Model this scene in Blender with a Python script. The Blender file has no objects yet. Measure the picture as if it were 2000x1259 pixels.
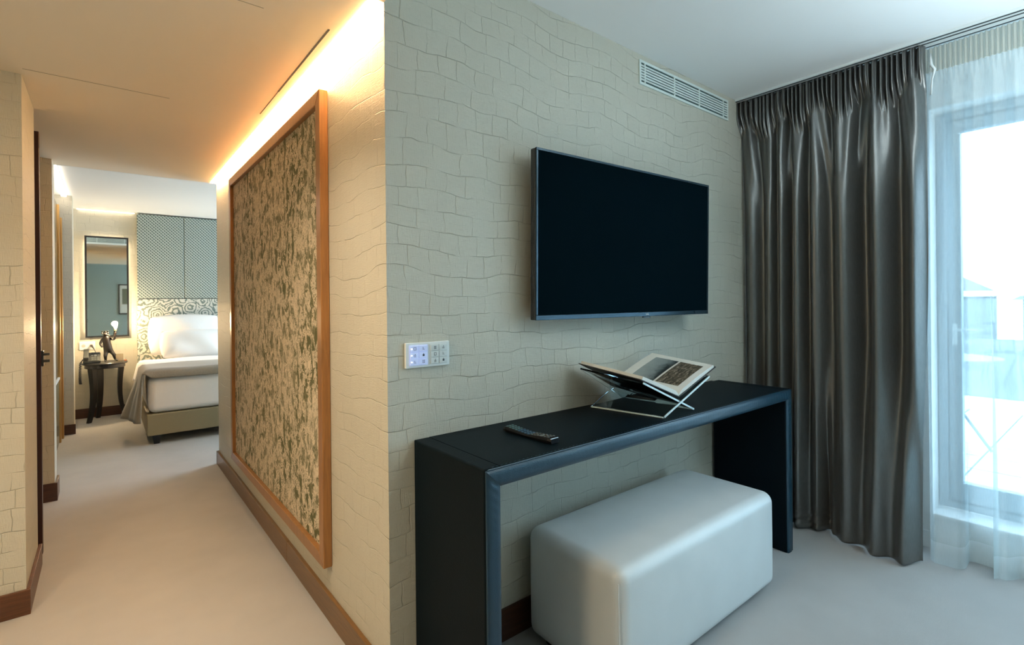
import bpy, bmesh, math, random
from mathutils import Vector, Matrix
random.seed(7)
PI = math.pi
SC = bpy.context.scene
COL = SC.collection

# ------------------------------------------------------------------ camera
cam_d = bpy.data.cameras.new('camera'); cam = bpy.data.objects.new('camera', cam_d); COL.objects.link(cam)
YAW, ROLL, F, SHY = 0.678517, -0.0098813, 988.28, -41.6
fw = Vector((math.sin(YAW), math.cos(YAW), 0.0))
rt = Vector((math.cos(YAW), -math.sin(YAW), 0.0)); up = rt.cross(fw)
r2 = rt*math.cos(ROLL) + up*math.sin(ROLL); u2 = -rt*math.sin(ROLL) + up*math.cos(ROLL)
M = Matrix((r2, u2, -fw)).transposed().to_4x4(); M.translation = Vector((-0.71983, -1.54533, 1.3))
cam.matrix_world = M
cam_d.sensor_width = 36.0; cam_d.sensor_fit = 'HORIZONTAL'; cam_d.lens = F/2000*36.0
cam_d.shift_y = SHY/2000.0; cam_d.clip_start = 0.02; cam_d.clip_end = 300
SC.camera = cam

# ------------------------------------------------------------------ world and light
w = bpy.data.worlds.new('world'); SC.world = w; w.use_nodes = True
bg = w.node_tree.nodes['Background']; bg.inputs[0].default_value = (0.62, 0.85, 1.0, 1); bg.inputs[1].default_value = 7.8

def area(name, loc, rot, sx, sy, col, power, portal=False, spread=None):
    l = bpy.data.lights.new(name, 'AREA'); l.shape = 'RECTANGLE'; l.size = sx; l.size_y = sy
    l.color = col; l.energy = power
    if portal: l.cycles.is_portal = True
    if spread: l.spread = spread
    o = bpy.data.objects.new(name, l); o.location = loc; o.rotation_euler = rot; COL.objects.link(o); return o
# sky portal in the balcony door opening
area('door_sky_portal', (2.90, -2.1, 1.25), (0, PI/2, 0), 2.0, 2.5, (1, 1, 1), 1, portal=True)
# daylight of the bedroom window, far right behind the hallway block
area('bedroom_daylight', (3.3, 4.6, 1.35), (0, PI/2, 0), 1.9, 2.2, (0.68, 0.85, 1.0), 120)
# unseen lamps added to fill the room ceiling and the entrance side
area('added_ceiling_fill', (1.5, -2.1, 1.85), (PI, 0, 0), 0.6, 0.6, (0.84, 0.96, 1.0), 42)
area('added_entrance_fill', (-1.9, -0.6, 2.26), (0, 0, 0), 0.35, 0.35, (1.0, 0.76, 0.46), 34)

area('added_hall_fill', (-.70, .03, 2.262), (math.radians(12), math.radians(-4), 0), 0.14, 0.14, (1.0, 0.78, 0.55), 10, spread=math.radians(110))  # unseen lamp added to brighten the hallway floor and ceiling

vs = SC.view_settings
vs.view_transform = 'Standard'; vs.look = 'None'; vs.exposure = 0.0; vs.gamma = 1.0; vs.use_curve_mapping = False
SC.cycles.use_denoising = True
SC.cycles.max_bounces = 10; SC.cycles.diffuse_bounces = 6; SC.cycles.transparent_max_bounces = 24
SC.cycles.caustics_reflective = False; SC.cycles.caustics_refractive = False

# ------------------------------------------------------------------ node helpers
class NT:
    def __init__(s, name):
        s.m = bpy.data.materials.new(name); s.m.use_nodes = True; s.t = s.m.node_tree; s.n = s.t.nodes; s.l = s.t.links
        s.b = s.n['Principled BSDF']; s.out = s.n['Material Output']
    def add(s, typ, **kw):
        n = s.n.new(typ)
        for k, v in kw.items(): setattr(n, k, v)
        return n
    def link(s, a, b): s.l.new(a, b)
    def val(s, inp, v):
        if isinstance(v, (int, float)): inp.default_value = v
        elif isinstance(v, (tuple, list)): inp.default_value = v
        else: s.link(v, inp)
    def math(s, op, a, b=0.0, c=None):
        n = s.add('ShaderNodeMath', operation=op); s.val(n.inputs[0], a); s.val(n.inputs[1], b)
        if c is not None: s.val(n.inputs[2], c)
        return n.outputs[0]
    def pos(s):
        g = s.add('ShaderNodeTexCoord'); return g.outputs['Object']
    def xyz(s, v):
        n = s.add('ShaderNodeSeparateXYZ'); s.link(v, n.inputs[0]); return n.outputs
    def comb(s, x, y, z=0.0):
        n = s.add('ShaderNodeCombineXYZ'); s.val(n.inputs[0], x); s.val(n.inputs[1], y); s.val(n.inputs[2], z); return n.outputs[0]
    def noise(s, vec, scale, detail=3, rough=.5, dist=0.0):
        n = s.add('ShaderNodeTexNoise'); s.link(vec, n.inputs['Vector']); n.inputs['Scale'].default_value = scale
        n.inputs['Detail'].default_value = detail; n.inputs['Roughness'].default_value = rough; n.inputs['Distortion'].default_value = dist
        return n.outputs
    def ramp(s, fac, stops, interp='LINEAR'):
        n = s.add('ShaderNodeValToRGB'); n.color_ramp.interpolation = interp; e = n.color_ramp.elements
        while len(e) < len(stops): e.new(0.5)
        for i, (p, c) in enumerate(stops): e[i].position = p; e[i].color = (c[0], c[1], c[2], 1)
        s.val(n.inputs[0], fac); return n.outputs[0]
    def mix(s, fac, a, b, blend='MIX'):
        n = s.add('ShaderNodeMix', data_type='RGBA', blend_type=blend)
        s.val(n.inputs[0], fac)
        for k, v in ((6, a), (7, b)):
            if isinstance(v, tuple): n.inputs[k].default_value = (v[0], v[1], v[2], 1)
            else: s.link(v, n.inputs[k])
        return n.outputs[2]
    def bump(s, h, strength=.3, dist=.002):
        n = s.add('ShaderNodeBump'); n.inputs['Strength'].default_value = strength; n.inputs['Distance'].default_value = dist
        s.link(h, n.inputs['Height']); s.link(n.outputs[0], s.b.inputs['Normal'])

def plain(name, col, rough=.5, metal=0.0, emit=None, es=0.0, var=0.04, sheen=0.0, coat=0.0, scale=40, spec=None):
    t = NT(name); b = t.b
    n = t.noise(t.pos(), scale, 3)[0]
    c2 = tuple(max(0, x*(1-var)) for x in col); c1 = tuple(min(1, x*(1+var)) for x in col)
    t.link(t.mix(n, c2, c1), b.inputs['Base Color'])
    b.inputs['Roughness'].default_value = rough; b.inputs['Metallic'].default_value = metal
    b.inputs['Sheen Weight'].default_value = sheen; b.inputs['Coat Weight'].default_value = coat
    if spec is not None: b.inputs['Specular IOR Level'].default_value = spec
    if emit: b.inputs['Emission Color'].default_value = (*emit, 1); b.inputs['Emission Strength'].default_value = es
    return t.m

def wallpaper(name, base):
    """embossed crocodile paper: wavy rows of irregular scales with a fine linen grain"""
    t = NT(name); x, y, z = t.xyz(t.pos())
    h = t.math('ADD', x, y)
    P = t.comb(h, z)
    wob = t.noise(P, 1.7, 2, .5)
    wx, wy, _ = t.xyz(wob[1])
    wob2 = t.noise(P, 9, 2, .5); ax, ay, _ = t.xyz(wob2[1])
    hh = t.math('ADD', h, t.math('ADD', t.math('MULTIPLY', t.math('SUBTRACT', wx, .5), .07), t.math('MULTIPLY', t.math('SUBTRACT', ax, .5), .030)))
    zz = t.math('ADD', z, t.math('ADD', t.math('MULTIPLY', t.math('SUBTRACT', wy, .5), .17), t.math('MULTIPLY', t.math('SUBTRACT', ay, .5), .026)))
    br = t.add('ShaderNodeTexBrick'); t.link(t.comb(hh, zz), br.inputs['Vector'])
    br.offset = .43; br.offset_frequency = 2; br.squash = 1.45; br.squash_frequency = 3
    br.inputs['Scale'].default_value = 1.0; br.inputs['Mortar Size'].default_value = .0022; br.inputs['Mortar Smooth'].default_value = 1.0
    br.inputs['Brick Width'].default_value = .078; br.inputs['Row Height'].default_value = .074
    br.inputs['Color1'].default_value = (1, 1, 1, 1); br.inputs['Color2'].default_value = (.965, .965, .965, 1); br.inputs['Mortar'].default_value = (.86, .86, .86, 1)
    fade = t.ramp(t.noise(P, 9, 2, .6)[0], [(.38, (.12, .12, .12)), (.62, (1, 1, 1))])
    fb = t.add('ShaderNodeRGBToBW'); t.link(fade, fb.inputs[0])
    gro = t.math('MULTIPLY', br.outputs['Fac'], fb.outputs[0])
    lin = t.noise(t.comb(t.math('MULTIPLY', h, 9), z), 30, 3, .7)[0]
    lin2 = t.noise(t.comb(h, t.math('MULTIPLY', z, 9)), 30, 3, .7)[0]
    g = t.math('ADD', lin, lin2)
    col = t.mix(1.0, tuple(base), t.mix(fb.outputs[0], (.97, .97, .97), br.outputs['Color']), 'MULTIPLY')
    col = t.mix(1.0, col, t.ramp(g, [(.35, (.86, .86, .86)), (.65, (1.06, 1.06, 1.06))]), 'MULTIPLY')
    t.link(col, t.b.inputs['Base Color'])
    hgt = t.math('SUBTRACT', t.math('MULTIPLY', g, .6), gro)
    t.bump(hgt, .75, .0045)
    t.b.inputs['Roughness'].default_value = .40; t.b.inputs['Specular IOR Level'].default_value = .55
    return t.m

def wood(name, dark, light, rough=.35, axis='y'):
    t = NT(name); x, y, z = t.xyz(t.pos())
    if axis == 'z': P = t.comb(t.math('MULTIPLY', t.math('ADD', x, y), 10), t.math('MULTIPLY', z, .7))
    elif axis == 'x': P = t.comb(t.math('MULTIPLY', t.math('ADD', z, y), 10), t.math('MULTIPLY', x, .7))
    else: P = t.comb(t.math('MULTIPLY', t.math('ADD', z, x), 10), t.math('MULTIPLY', y, .7))
    n = t.noise(P, 9, 5, .6, .6)[0]
    t.link(t.ramp(n, [(.3, dark), (.7, light)]), t.b.inputs['Base Color'])
    t.b.inputs['Roughness'].default_value = rough
    t.bump(n, .15, .001)
    return t.m

def mat_carpet():
    t = NT('carpet'); P = t.pos()
    n = t.noise(P, 900, 2, .8)[0]; n2 = t.noise(P, 160, 3, .7)[0]; n3 = t.noise(P, 3, 3, .6)[0]
    c = t.mix(n, (.54, .535, .53), (.74, .725, .71))
    c = t.mix(1.0, c, t.ramp(n3, [(.3, (.93, .93, .93)), (.7, (1.04, 1.04, 1.04))]), 'MULTIPLY')
    t.link(c, t.b.inputs['Base Color']); t.b.inputs['Roughness'].default_value = .95
    t.b.inputs['Sheen Weight'].default_value = .25
    t.bump(t.math('ADD', n, t.math('MULTIPLY', n2, .8)), .8, .008); return t.m

def mat_fresco():
    """woven panel fabric: beige ground with olive figures and contour strokes"""
    t = NT('figured_fabric'); x, y, z = t.xyz(t.pos())
    P = t.comb(y, t.math('MULTIPLY', z, .62))
    d = t.noise(P, 15, 3, .6)[1]; dx, dy, _ = t.xyz(d)
    Q = t.comb(t.math('ADD', y, t.math('MULTIPLY', dx, .09)), t.math('ADD', t.math('MULTIPLY', z, .62), t.math('MULTIPLY', dy, .09)))
    a = t.noise(Q, 20, 2, .5, 1.0)[0]
    lines = t.math('ABSOLUTE', t.math('SINE', t.math('MULTIPLY', a, 38)))
    ln = t.ramp(lines, [(.34, (1, 1, 1)), (.60, (0, 0, 0))])
    patch = t.ramp(t.noise(Q, 23, 3, .6, .4)[0], [(.515, (0, 0, 0)), (.56, (1, 1, 1))])
    big = t.ramp(t.noise(P, 3.2, 2, .5)[0], [(.40, (.55, .55, .55)), (.6, (1, 1, 1))])
    fac = t.mix(1.0, t.mix(1.0, ln, patch, 'ADD'), big, 'MULTIPLY')
    s = t.add('ShaderNodeRGBToBW'); t.link(fac, s.inputs[0])
    c = t.mix(s.outputs[0], (.68, .58, .43), (.10, .102, .035))
    t.link(c, t.b.inputs['Base Color']); t.b.inputs['Roughness'].default_value = .75
    t.bump(t.noise(P, 420, 2)[0], .2, .001); return t.m

def mat_scroll():
    t = NT('scroll_print_fabric'); x, y, z = t.xyz(t.pos())
    P = t.comb(x, z)
    d = t.noise(P, 7, 2, .5)[1]; dx, dy, _ = t.xyz(d)
    Q = t.comb(t.math('ADD', x, t.math('MULTIPLY', dx, .05)), t.math('ADD', z, t.math('MULTIPLY', dy, .05)))
    v = t.add('ShaderNodeTexVoronoi'); t.link(Q, v.inputs['Vector']); v.inputs['Scale'].default_value = 6.5
    rings = t.math('SINE', t.math('ADD', t.math('MULTIPLY', v.outputs['Distance'], 34), t.math('MULTIPLY', t.noise(Q, 26, 2)[0], 9)))
    fac = t.ramp(rings, [(.05, (0, 0, 0)), (.5, (1, 1, 1))])
    s = t.add('ShaderNodeRGBToBW'); t.link(fac, s.inputs[0])
    c = t.mix(s.outputs[0], (.55, .55, .49), (.15, .19, .165))
    t.link(c, t.b.inputs['Base Color']); t.b.inputs['Roughness'].default_value = .7
    return t.m

def mat_dots():
    t = NT('small_dot_fabric'); x, y, z = t.xyz(t.pos())
    k = 2*PI/.036
    a = t.math('SINE', t.math('MULTIPLY', x, k)); b = t.math('SINE', t.math('MULTIPLY', z, k))
    p = t.math('MULTIPLY', a, b)
    q = t.math('SINE', t.math('MULTIPLY', t.math('ADD', x, z), k))
    f = t.ramp(t.math('ADD', t.math('MULTIPLY', p, .5), .5), [(.30, (.24, .30, .28)), (.5, (.36, .43, .40)), (.66, (.03, .055, .05))])
    c = t.mix(t.math('MULTIPLY', t.math('GREATER_THAN', q, .75), .7), f, (.66, .70, .64))
    t.link(c, t.b.inputs['Base Color']); t.b.inputs['Roughness'].default_value = .8
    return t.m

def mat_leather(name, col, rough=.4, spec=.5, bump=.2, grain=300):
    t = NT(name); P = t.pos()
    v = t.add('ShaderNodeTexVoronoi'); t.link(P, v.inputs['Vector']); v.inputs['Scale'].default_value = grain
    n = t.noise(P, 5, 3)[0]
    t.link(t.mix(n, tuple(c*.9 for c in col), tuple(min(1, c*1.08) for c in col)), t.b.inputs['Base Color'])
    t.b.inputs['Roughness'].default_value = rough; t.b.inputs['Specular IOR Level'].default_value = spec
    t.bump(t.math('ADD', v.outputs['Distance'], t.math('MULTIPLY', t.noise(P, 14, 3)[0], 1.2)), bump, .0012); return t.m

def mat_satin():
    t = NT('satin_drape'); x, y, z = t.xyz(t.pos())
    n = t.noise(t.comb(t.math('MULTIPLY', y, 12), z), 30, 3)[0]
    t.link(t.mix(n, (.122, .124, .120), (.19, .192, .186)), t.b.inputs['Base Color'])
    t.b.inputs['Roughness'].default_value = .32; t.b.inputs['Metallic'].default_value = .6; t.b.inputs['Sheen Weight'].default_value = .05
    t.b.inputs['Specular IOR Level'].default_value = 1.0
    return t.m

def mat_sheer(name, transp, col=(.80, .90, .92)):
    t = NT(name); x, y, z = t.xyz(t.pos())
    tr = t.add('ShaderNodeBsdfTransparent'); tr.inputs[0].default_value = (.97, .99, 1, 1)
    df = t.add('ShaderNodeBsdfDiffuse'); df.inputs[0].default_value = (*col, 1)
    tl = t.add('ShaderNodeBsdfTranslucent'); tl.inputs[0].default_value = (*col, 1)
    m1 = t.add('ShaderNodeMixShader'); m1.inputs[0].default_value = .5; t.link(df.outputs[0], m1.inputs[1]); t.link(tl.outputs[0], m1.inputs[2])
    wv = t.noise(t.comb(t.math('MULTIPLY', y, 14), z), 25, 2)[0]
    f = t.math('SUBTRACT', 1-transp+.04, t.math('MULTIPLY', wv, .08))
    m2 = t.add('ShaderNodeMixShader'); t.link(f, m2.inputs[0]); t.link(tr.outputs[0], m2.inputs[1]); t.link(m1.outputs[0], m2.inputs[2])
    t.link(m2.outputs[0], t.out.inputs[0]); return t.m

def mat_glass(name, tint=(.93, .97, 1.0), refl=.08):
    t = NT(name)
    tr = t.add('ShaderNodeBsdfTransparent'); tr.inputs[0].default_value = (*tint, 1)
    gl = t.add('ShaderNodeBsdfGlossy'); gl.inputs['Roughness'].default_value = .02
    m = t.add('ShaderNodeMixShader'); m.inputs[0].default_value = refl
    t.link(tr.outputs[0], m.inputs[1]); t.link(gl.outputs[0], m.inputs[2]); t.link(m.outputs[0], t.out.inputs[0]); return t.m

def mat_tiles():
    t = NT('terrace_pavers'); br = t.add('ShaderNodeTexBrick'); t.link(t.pos(), br.inputs['Vector'])
    br.offset = 0; br.inputs['Scale'].default_value = 1; br.inputs['Brick Width'].default_value = .4; br.inputs['Row Height'].default_value = .4
    br.inputs['Mortar Size'].default_value = .006; br.inputs['Color1'].default_value = (.62, .64, .64, 1)
    br.inputs['Color2'].default_value = (.58, .60, .60, 1); br.inputs['Mortar'].default_value = (.12, .13, .14, 1)
    t.link(br.outputs['Color'], t.b.inputs['Base Color']); t.b.inputs['Roughness'].default_value = .6; return t.m

MW = wallpaper('crocodile_wallpaper', (.56, .54, .455))
M_CEIL = plain('ceiling_paint', (.86, .88, .88), .8, var=.015, scale=2)
M_CEILH = plain('hall_ceiling_warm_lit', (.90, .81, .67), .75, var=.015, scale=2)  # hallway ceiling with the warm glow of the hall put into its tint
M_WHITE = plain('white_paint', (.80, .82, .82), .5)
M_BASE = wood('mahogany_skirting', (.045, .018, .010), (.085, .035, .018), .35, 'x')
M_BASEH = wood('mahogany_skirting_lit', (.12, .062, .020), (.21, .105, .032), .3, 'y')  # same mahogany, the hallway's orange light put into the colour
M_FRAME = wood('walnut_frame', (.23, .105, .035), (.36, .165, .05), .3, 'z')
M_DOOR = wood('dark_mahogany_door', (.020, .006, .005), (.042, .012, .009), .35, 'z')
M_CARPET = mat_carpet()
M_FRESCO = mat_fresco(); M_SCROLL = mat_scroll(); M_DOTS = mat_dots()
M_DESK = mat_leather('navy_black_leather', (.002, .007, .011), .55, .10, .18)
M_DESKE = mat_leather('navy_black_leather_lit', (.010, .040, .066), .30, .5, .25)  # desk leather again, the blue light on its front put into the colour
M_POUF = mat_leather('pale_grey_leather', (.66, .70, .71), .32, .6, .08)
M_SATIN = mat_satin()
M_SHEER = mat_sheer('sheer_voile', .54); M_SHEERH = mat_sheer('sheer_heading_tape', .16, (.62, .62, .55)); M_SHEERB = mat_sheer('sheer_hem', .42)
M_GLASS = mat_glass('window_glass'); M_BALG = mat_glass('balustrade_glass', (.80, .92, .97), .12)
M_ALU = plain('blue_grey_aluminium', (.30, .37, .42), .4, .3)
M_BLK = plain('black_gloss_plastic', (.012, .014, .018), .25, coat=.3)
M_SCREEN = plain('television_screen', (.002, .007, .010), .22, spec=.0)
M_SCREEN.node_tree.nodes['Principled BSDF'].inputs['IOR'].default_value = 1.12
M_BEZ = plain('television_bezel', (.03, .055, .075), .22, .5)
M_LED = plain('warm_light_strip', (1, .9, .7), .5, emit=(1.0, .60, .29), es=78)
M_LEDB = plain('bedroom_light_strip', (1, .9, .8), .5, emit=(1.0, .82, .64), es=10)
M_HALO = plain('mirror_backlight', (1, .9, .8), .5, emit=(1.0, .78, .52), es=30)
M_BULB = plain('glowing_bulb', (1, .9, .7), .3, emit=(1.0, .75, .42), es=90)
M_LINEN = plain('white_bed_linen', (.86, .84, .82), .85, var=.02, sheen=.2)
M_THROW = plain('taupe_quilted_throw', (.25, .215, .165), .9, var=.2, sheen=.3, scale=90)
M_BEDB = plain('olive_leather_bed_base', (.27, .225, .13), .5, var=.05)
M_BLKW = plain('black_lacquer', (.010, .010, .012), .3)
M_PHONE = plain('grey_phone_plastic', (.030, .033, .030), .4)
M_PHONEL = plain('phone_key_plastic', (.12, .13, .12), .4)
M_BRASS = plain('brushed_brass', (.62, .38, .14), .3, .85)
M_DGLASS = plain('dark_green_glass', (.008, .022, .018), .12, spec=.6)
M_GGLASS = plain('grey_green_lacquer', (.17, .19, .14), .2)
M_PLATE = plain('white_switch_plate', (.74, .78, .78), .35)
M_KEY = plain('white_switch_key', (.66, .71, .71), .35)
M_KEYL = plain('backlit_blue_key', (.60, .66, .78), .35, emit=(.35, .45, 1.0), es=.28)
M_LEDW = plain('white_indicator', (.9, .92, 1), .4, emit=(.75, .82, 1.0), es=3.0)
M_ICON = plain('dark_icon_print', (.05, .06, .07), .5)
M_VENT = plain('vent_enamel', (.68, .76, .73), .45)
M_VENTD = plain('vent_shadow_duct', (.03, .07, .07), .8)
M_PAGE = plain('book_paper', (.74, .73, .67), .7, var=.02)
M_COVER = plain('book_cover_board', (.05, .045, .045), .5)
M_MIRROR = plain('mirror_silver', (.86, .92, .90), .02, 1.0, var=.0)
M_TRACK = plain('white_track_profile', (.70, .76, .77), .35)
M_SLOT = plain('dark_groove', (.035, .045, .05), .8)

# ------------------------------------------------------------------ mesh helpers
def box(bm, x0, x1, y0, y1, z0, z1, bev=0.0, seg=2):
    g = bmesh.ops.create_cube(bm, size=1.0); vs_ = g['verts']
    for v in vs_:
        v.co = Vector(((x0+x1)/2 + v.co.x*(x1-x0), (y0+y1)/2 + v.co.y*(y1-y0), (z0+z1)/2 + v.co.z*(z1-z0)))
    if bev > 0:
        es = list({e for v in vs_ for e in v.link_edges})
        bmesh.ops.bevel(bm, geom=es, offset=bev, segments=seg, profile=.5, affect='EDGES', clamp_overlap=True)
    return bm
def B(*a, **k): return box(bmesh.new(), *a, **k)

def tube(bm, pts, rad, n=10, cap=True):
    pts = [Vector(p) for p in pts]; R = rad if isinstance(rad, (list, tuple)) else [rad]*len(pts)
    rings = []; ref = None
    for i, p in enumerate(pts):
        d = (pts[min(i+1, len(pts)-1)] - pts[max(i-1, 0)]).normalized()
        if ref is None: ref = d.orthogonal().normalized()
        ref = (ref - d*ref.dot(d)).normalized(); b = d.cross(ref)
        rings.append([bm.verts.new(p + (ref*math.cos(2*PI*k/n) + b*math.sin(2*PI*k/n))*R[i]) for k in range(n)])
    for a, b in zip(rings, rings[1:]):
        for k in range(n): bm.faces.new((a[k], a[(k+1) % n], b[(k+1) % n], b[k]))
    if cap: bm.faces.new(rings[0][::-1]); bm.faces.new(rings[-1])
    return bm

def lathe(bm, prof, c, n=32):
    rings = [[bm.verts.new((c[0]+r*math.cos(2*PI*k/n), c[1]+r*math.sin(2*PI*k/n), c[2]+z)) for k in range(n)] for r, z in prof]
    for a, b in zip(rings, rings[1:]):
        for k in range(n): bm.faces.new((a[k], a[(k+1) % n], b[(k+1) % n], b[k]))
    bm.faces.new(rings[0][::-1]); bm.faces.new(rings[-1]); return bm

def grid(bm, f, nu, nv):
    vv = [[bm.verts.new(f(i/nu, j/nv)) for j in range(nv+1)] for i in range(nu+1)]
    for i in range(nu):
        for j in range(nv): bm.faces.new((vv[i][j], vv[i+1][j], vv[i+1][j+1], vv[i][j+1]))
    return bm

def hexa(bm, c):
    """8 corners: 4 bottom ring, 4 top ring"""
    v = [bm.verts.new(p) for p in c]
    for q in ((3, 2, 1, 0), (4, 5, 6, 7), (0, 1, 5, 4), (1, 2, 6, 5), (2, 3, 7, 6), (3, 0, 4, 7)): bm.faces.new([v[i] for i in q])
    return bm

def worldpos(o):
    p = Vector((0, 0, 0))
    while o is not None: p += o.location; o = o.parent
    return p

def obj(name, bm, mat, parent=None, smooth=False, solid=0.0, sub=0, origin=None, label=None):
    bmesh.ops.recalc_face_normals(bm, faces=bm.faces[:]) if not solid else None
    me = bpy.data.meshes.new(name); bm.to_mesh(me); bm.free()
    off = worldpos(parent) if parent is not None else Vector(origin) if origin else Vector((0, 0, 0))
    me.transform(Matrix.Translation(-off))
    me.materials.append(mat)
    if smooth:
        for p in me.polygons: p.use_smooth = True
    o = bpy.data.objects.new(name, me); COL.objects.link(o)
    if parent is not None: o.parent = parent
    elif origin: o.location = origin
    if solid: m = o.modifiers.new('thickness', 'SOLIDIFY'); m.thickness = solid; m.offset = 0
    if sub: m = o.modifiers.new('smooth', 'SUBSURF'); m.levels = sub; m.render_levels = sub
    if label: o['label'] = label
    return o
def tag(o, label, cat, group=None, kind=None):
    o['label'] = label; o['category'] = cat
    if group: o['group'] = group
    if kind: o['kind'] = kind
    return o
def thing(name, loc, label, cat, group=None):
    o = bpy.data.objects.new(name, None); o.location = loc; COL.objects.link(o); return tag(o, label, cat, group)
def struct(name, bm, mat, label, cat, parent=None, **k):
    o = obj(name, bm, mat, parent, **k)
    if parent is None: tag(o, label, cat, kind='structure')
    return o

# ------------------------------------------------------------------ room shell
H, RH, BH = 2.28, 2.515, 2.41
struct('floor', B(-3.0, 3.5, -3.7, 6.2, -.05, 0), M_CARPET, 'pale fitted carpet running through the room, hallway and bedroom', 'floor')
struct('wall_back', B(0, 2.72, 0, .10, 0, RH), MW, 'embossed crocodile pattern wall carrying the television', 'wall')
struct('wall_hallway', B(0, .10, .1005, 3.17, 0, 2.42), MW, 'embossed hallway wall carrying the tall framed panel', 'wall')
struct('wall_partition', B(.1005, 3.4, 3.07, 3.17, 0, 2.42), MW, 'bedroom side of the partition behind the hallway wall', 'wall')
# left piers
bm = B(-3.0, -.985, 1.416, 1.90, 0, H)
struct('wall_left', bm, MW, 'near left wall corner covered in embossed beige paper', 'wall')
struct('wall_left_pier', B(-1.9, -.985, 3.01, 3.20, 0, H), MW, 'narrow embossed wall pier behind the dark door in the hallway', 'wall')
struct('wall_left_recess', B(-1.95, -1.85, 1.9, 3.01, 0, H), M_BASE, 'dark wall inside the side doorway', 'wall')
struct('wall_bedroom_left', B(-1.20, -1.125, 3.2005, 6.1, 0, 2.42), MW, 'left wall of the bedroom behind the wardrobe', 'wall')
struct('wall_bedroom_pier', B(-1.12, -.965, 5.24, 5.50, 0, 2.42), MW, 'pale embossed pier at the entrance of the bedroom', 'wall')
struct('wall_bedroom_back', B(-1.125, 3.4, 6.10, 6.2, 0, 2.42), MW, 'bedroom end wall behind the mirror and headboard', 'wall')
struct('wall_bedroom_right', B(3.4, 3.5, 3.0, 6.2, 0, 2.42), M_WHITE, 'bedroom window side wall', 'wall')
# ceilings
bm = B(-3.0, -.047, -1.8, 3.17, H, H+.08); box(bm, -.047, 0, -1.8, 0.0, H, H+.08)
box(bm, -.047, -.001, 0.0, 3.17, H+.045, H+.08)
box(bm, -.02, 0, -1.8, 0, H+.08, RH); box(bm, -3.0, -.02, -1.82, -1.80, H, RH)
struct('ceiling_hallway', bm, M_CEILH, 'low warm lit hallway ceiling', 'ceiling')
struct('ceiling', B(-3.0, 2.73, -3.7, .0, RH, RH+.08), M_CEIL, 'pale living room ceiling above the curtains', 'ceiling')
bm = B(-1.20, 3.5, 3.171, 6.2, BH, BH+.08); box(bm, -1.2, 3.5, 3.171, 3.19, H, BH)
struct('ceiling_bedroom', bm, M_CEIL, 'pale bedroom ceiling beyond the hallway', 'ceiling')
struct('wall_rear', B(-3.0, 2.62, -3.7, -3.6, 0, RH), plain('teal_grey_paint', (.36, .44, .42), .8), 'plain teal grey wall behind the viewer seen in the bedroom mirror', 'wall')
struct('wall_entrance', B(-3.1, -3.0, -3.7, 1.5, 0, RH), MW, 'entrance side wall out of view', 'wall')
# window wall with door opening
WX = 2.62
bm = bmesh.new()
box(bm, WX, WX+.24, -.865, -.001, 0, RH); box(bm, WX, WX+.24, -3.3, -.865, 2.27, RH)
box(bm, WX, WX+.24, -3.3, -.865, 0, .17); box(bm, WX, WX+.24, -3.7, -3.3, 0, RH)
struct('wall_window', bm, M_WHITE, 'white wall around the balcony door behind the sheer curtain', 'wall')
struct('baseboard_window', B(WX-.016, WX, -3.6, -.002, 0, .085), M_WHITE, 'white skirting below the balcony door sill', 'baseboard')
struct('trim_1', B(WX-.03, WX+.13, -3.3, -.866, .17, .19, bev=.004), M_WHITE, 'pale sill along the bottom of the balcony door', 'sill')

# skirtings
def skirt(name, x0, x1, y0, y1, m, label, h=.105): return struct(name, B(x0, x1, y0, y1, 0, h, bev=.002), m, label, 'baseboard')
skirt('baseboard_back', .0, 2.60, -.014, 0, M_BASE, 'dark skirting along the television wall under the desk', .12)
bm = B(-.016, 0, -.014, 1.148, 0, .105, bev=.002); box(bm, -.016, 0, 1.15, 3.186, 0, .105, bev=.002)
struct('baseboard_hallway', bm, M_BASEH, 'mahogany skirting, warm light painted in, along the hallway wall below the framed panel', 'baseboard')
skirt('baseboard_partition', -.016, 3.4, 3.171, 3.186, M_BASE, 'dark skirting on the bedroom side of the partition')
bm = B(-3.0, -.971, 1.402, 1.416, 0, .105, bev=.002); box(bm, -.985, -.971, 1.4165, 1.93, 0, .105, bev=.002)
struct('baseboard_left', bm, wood('mahogany_skirting_part_lit', (.07, .028, .014), (.14, .055, .022), .35, 'x'), 'mahogany skirting, warm light painted in, turning the near left wall corner', 'baseboard')  # mahogany once more, some of the hallway light put into its tone
bm = B(-1.9, -.971, 2.996, 3.01, 0, .12, bev=.002); box(bm, -.985, -.971, 3.0105, 3.20, 0, .12, bev=.002)
struct('baseboard_pier', bm, M_BASE, 'dark skirting on the hallway pier behind the door', 'baseboard')
skirt('baseboard_bedroom_pier', -1.05, -.953, 5.226, 5.24, M_BASE, 'dark skirting at the bedroom pier', .10)
skirt('baseboard_bedroom', -1.12, 3.4, 6.086, 6.10, M_BASE, 'dark skirting on the bedroom end wall behind the nightstand', .11)

# hall ceiling access panel joints
bm = bmesh.new(); box(bm, -.088, -.081, .272, .95, H-.0012, H+.002); box(bm, -.086, -.083, .95, 1.30, H-.0012, H+.002)
struct('trim_2', bm, M_SLOT, 'long dark slot in the hallway ceiling beside the light cove', 'ceiling joint')
bm = bmesh.new(); box(bm, -.975, -.47, 1.343, 1.346, H-.0008, H+.002)
struct('trim_3', bm, plain('faint_joint', (.33, .28, .2), .8), 'fine joint line across the hallway ceiling', 'ceiling joint')
bm = bmesh.new(); box(bm, -.38, -.30, .272, .275, H-.0008, H+.002)
struct('trim_4', bm, plain('faint_joint_b', (.45, .4, .3), .8), 'short fine joint near the top of the hallway ceiling', 'ceiling joint')

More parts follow.
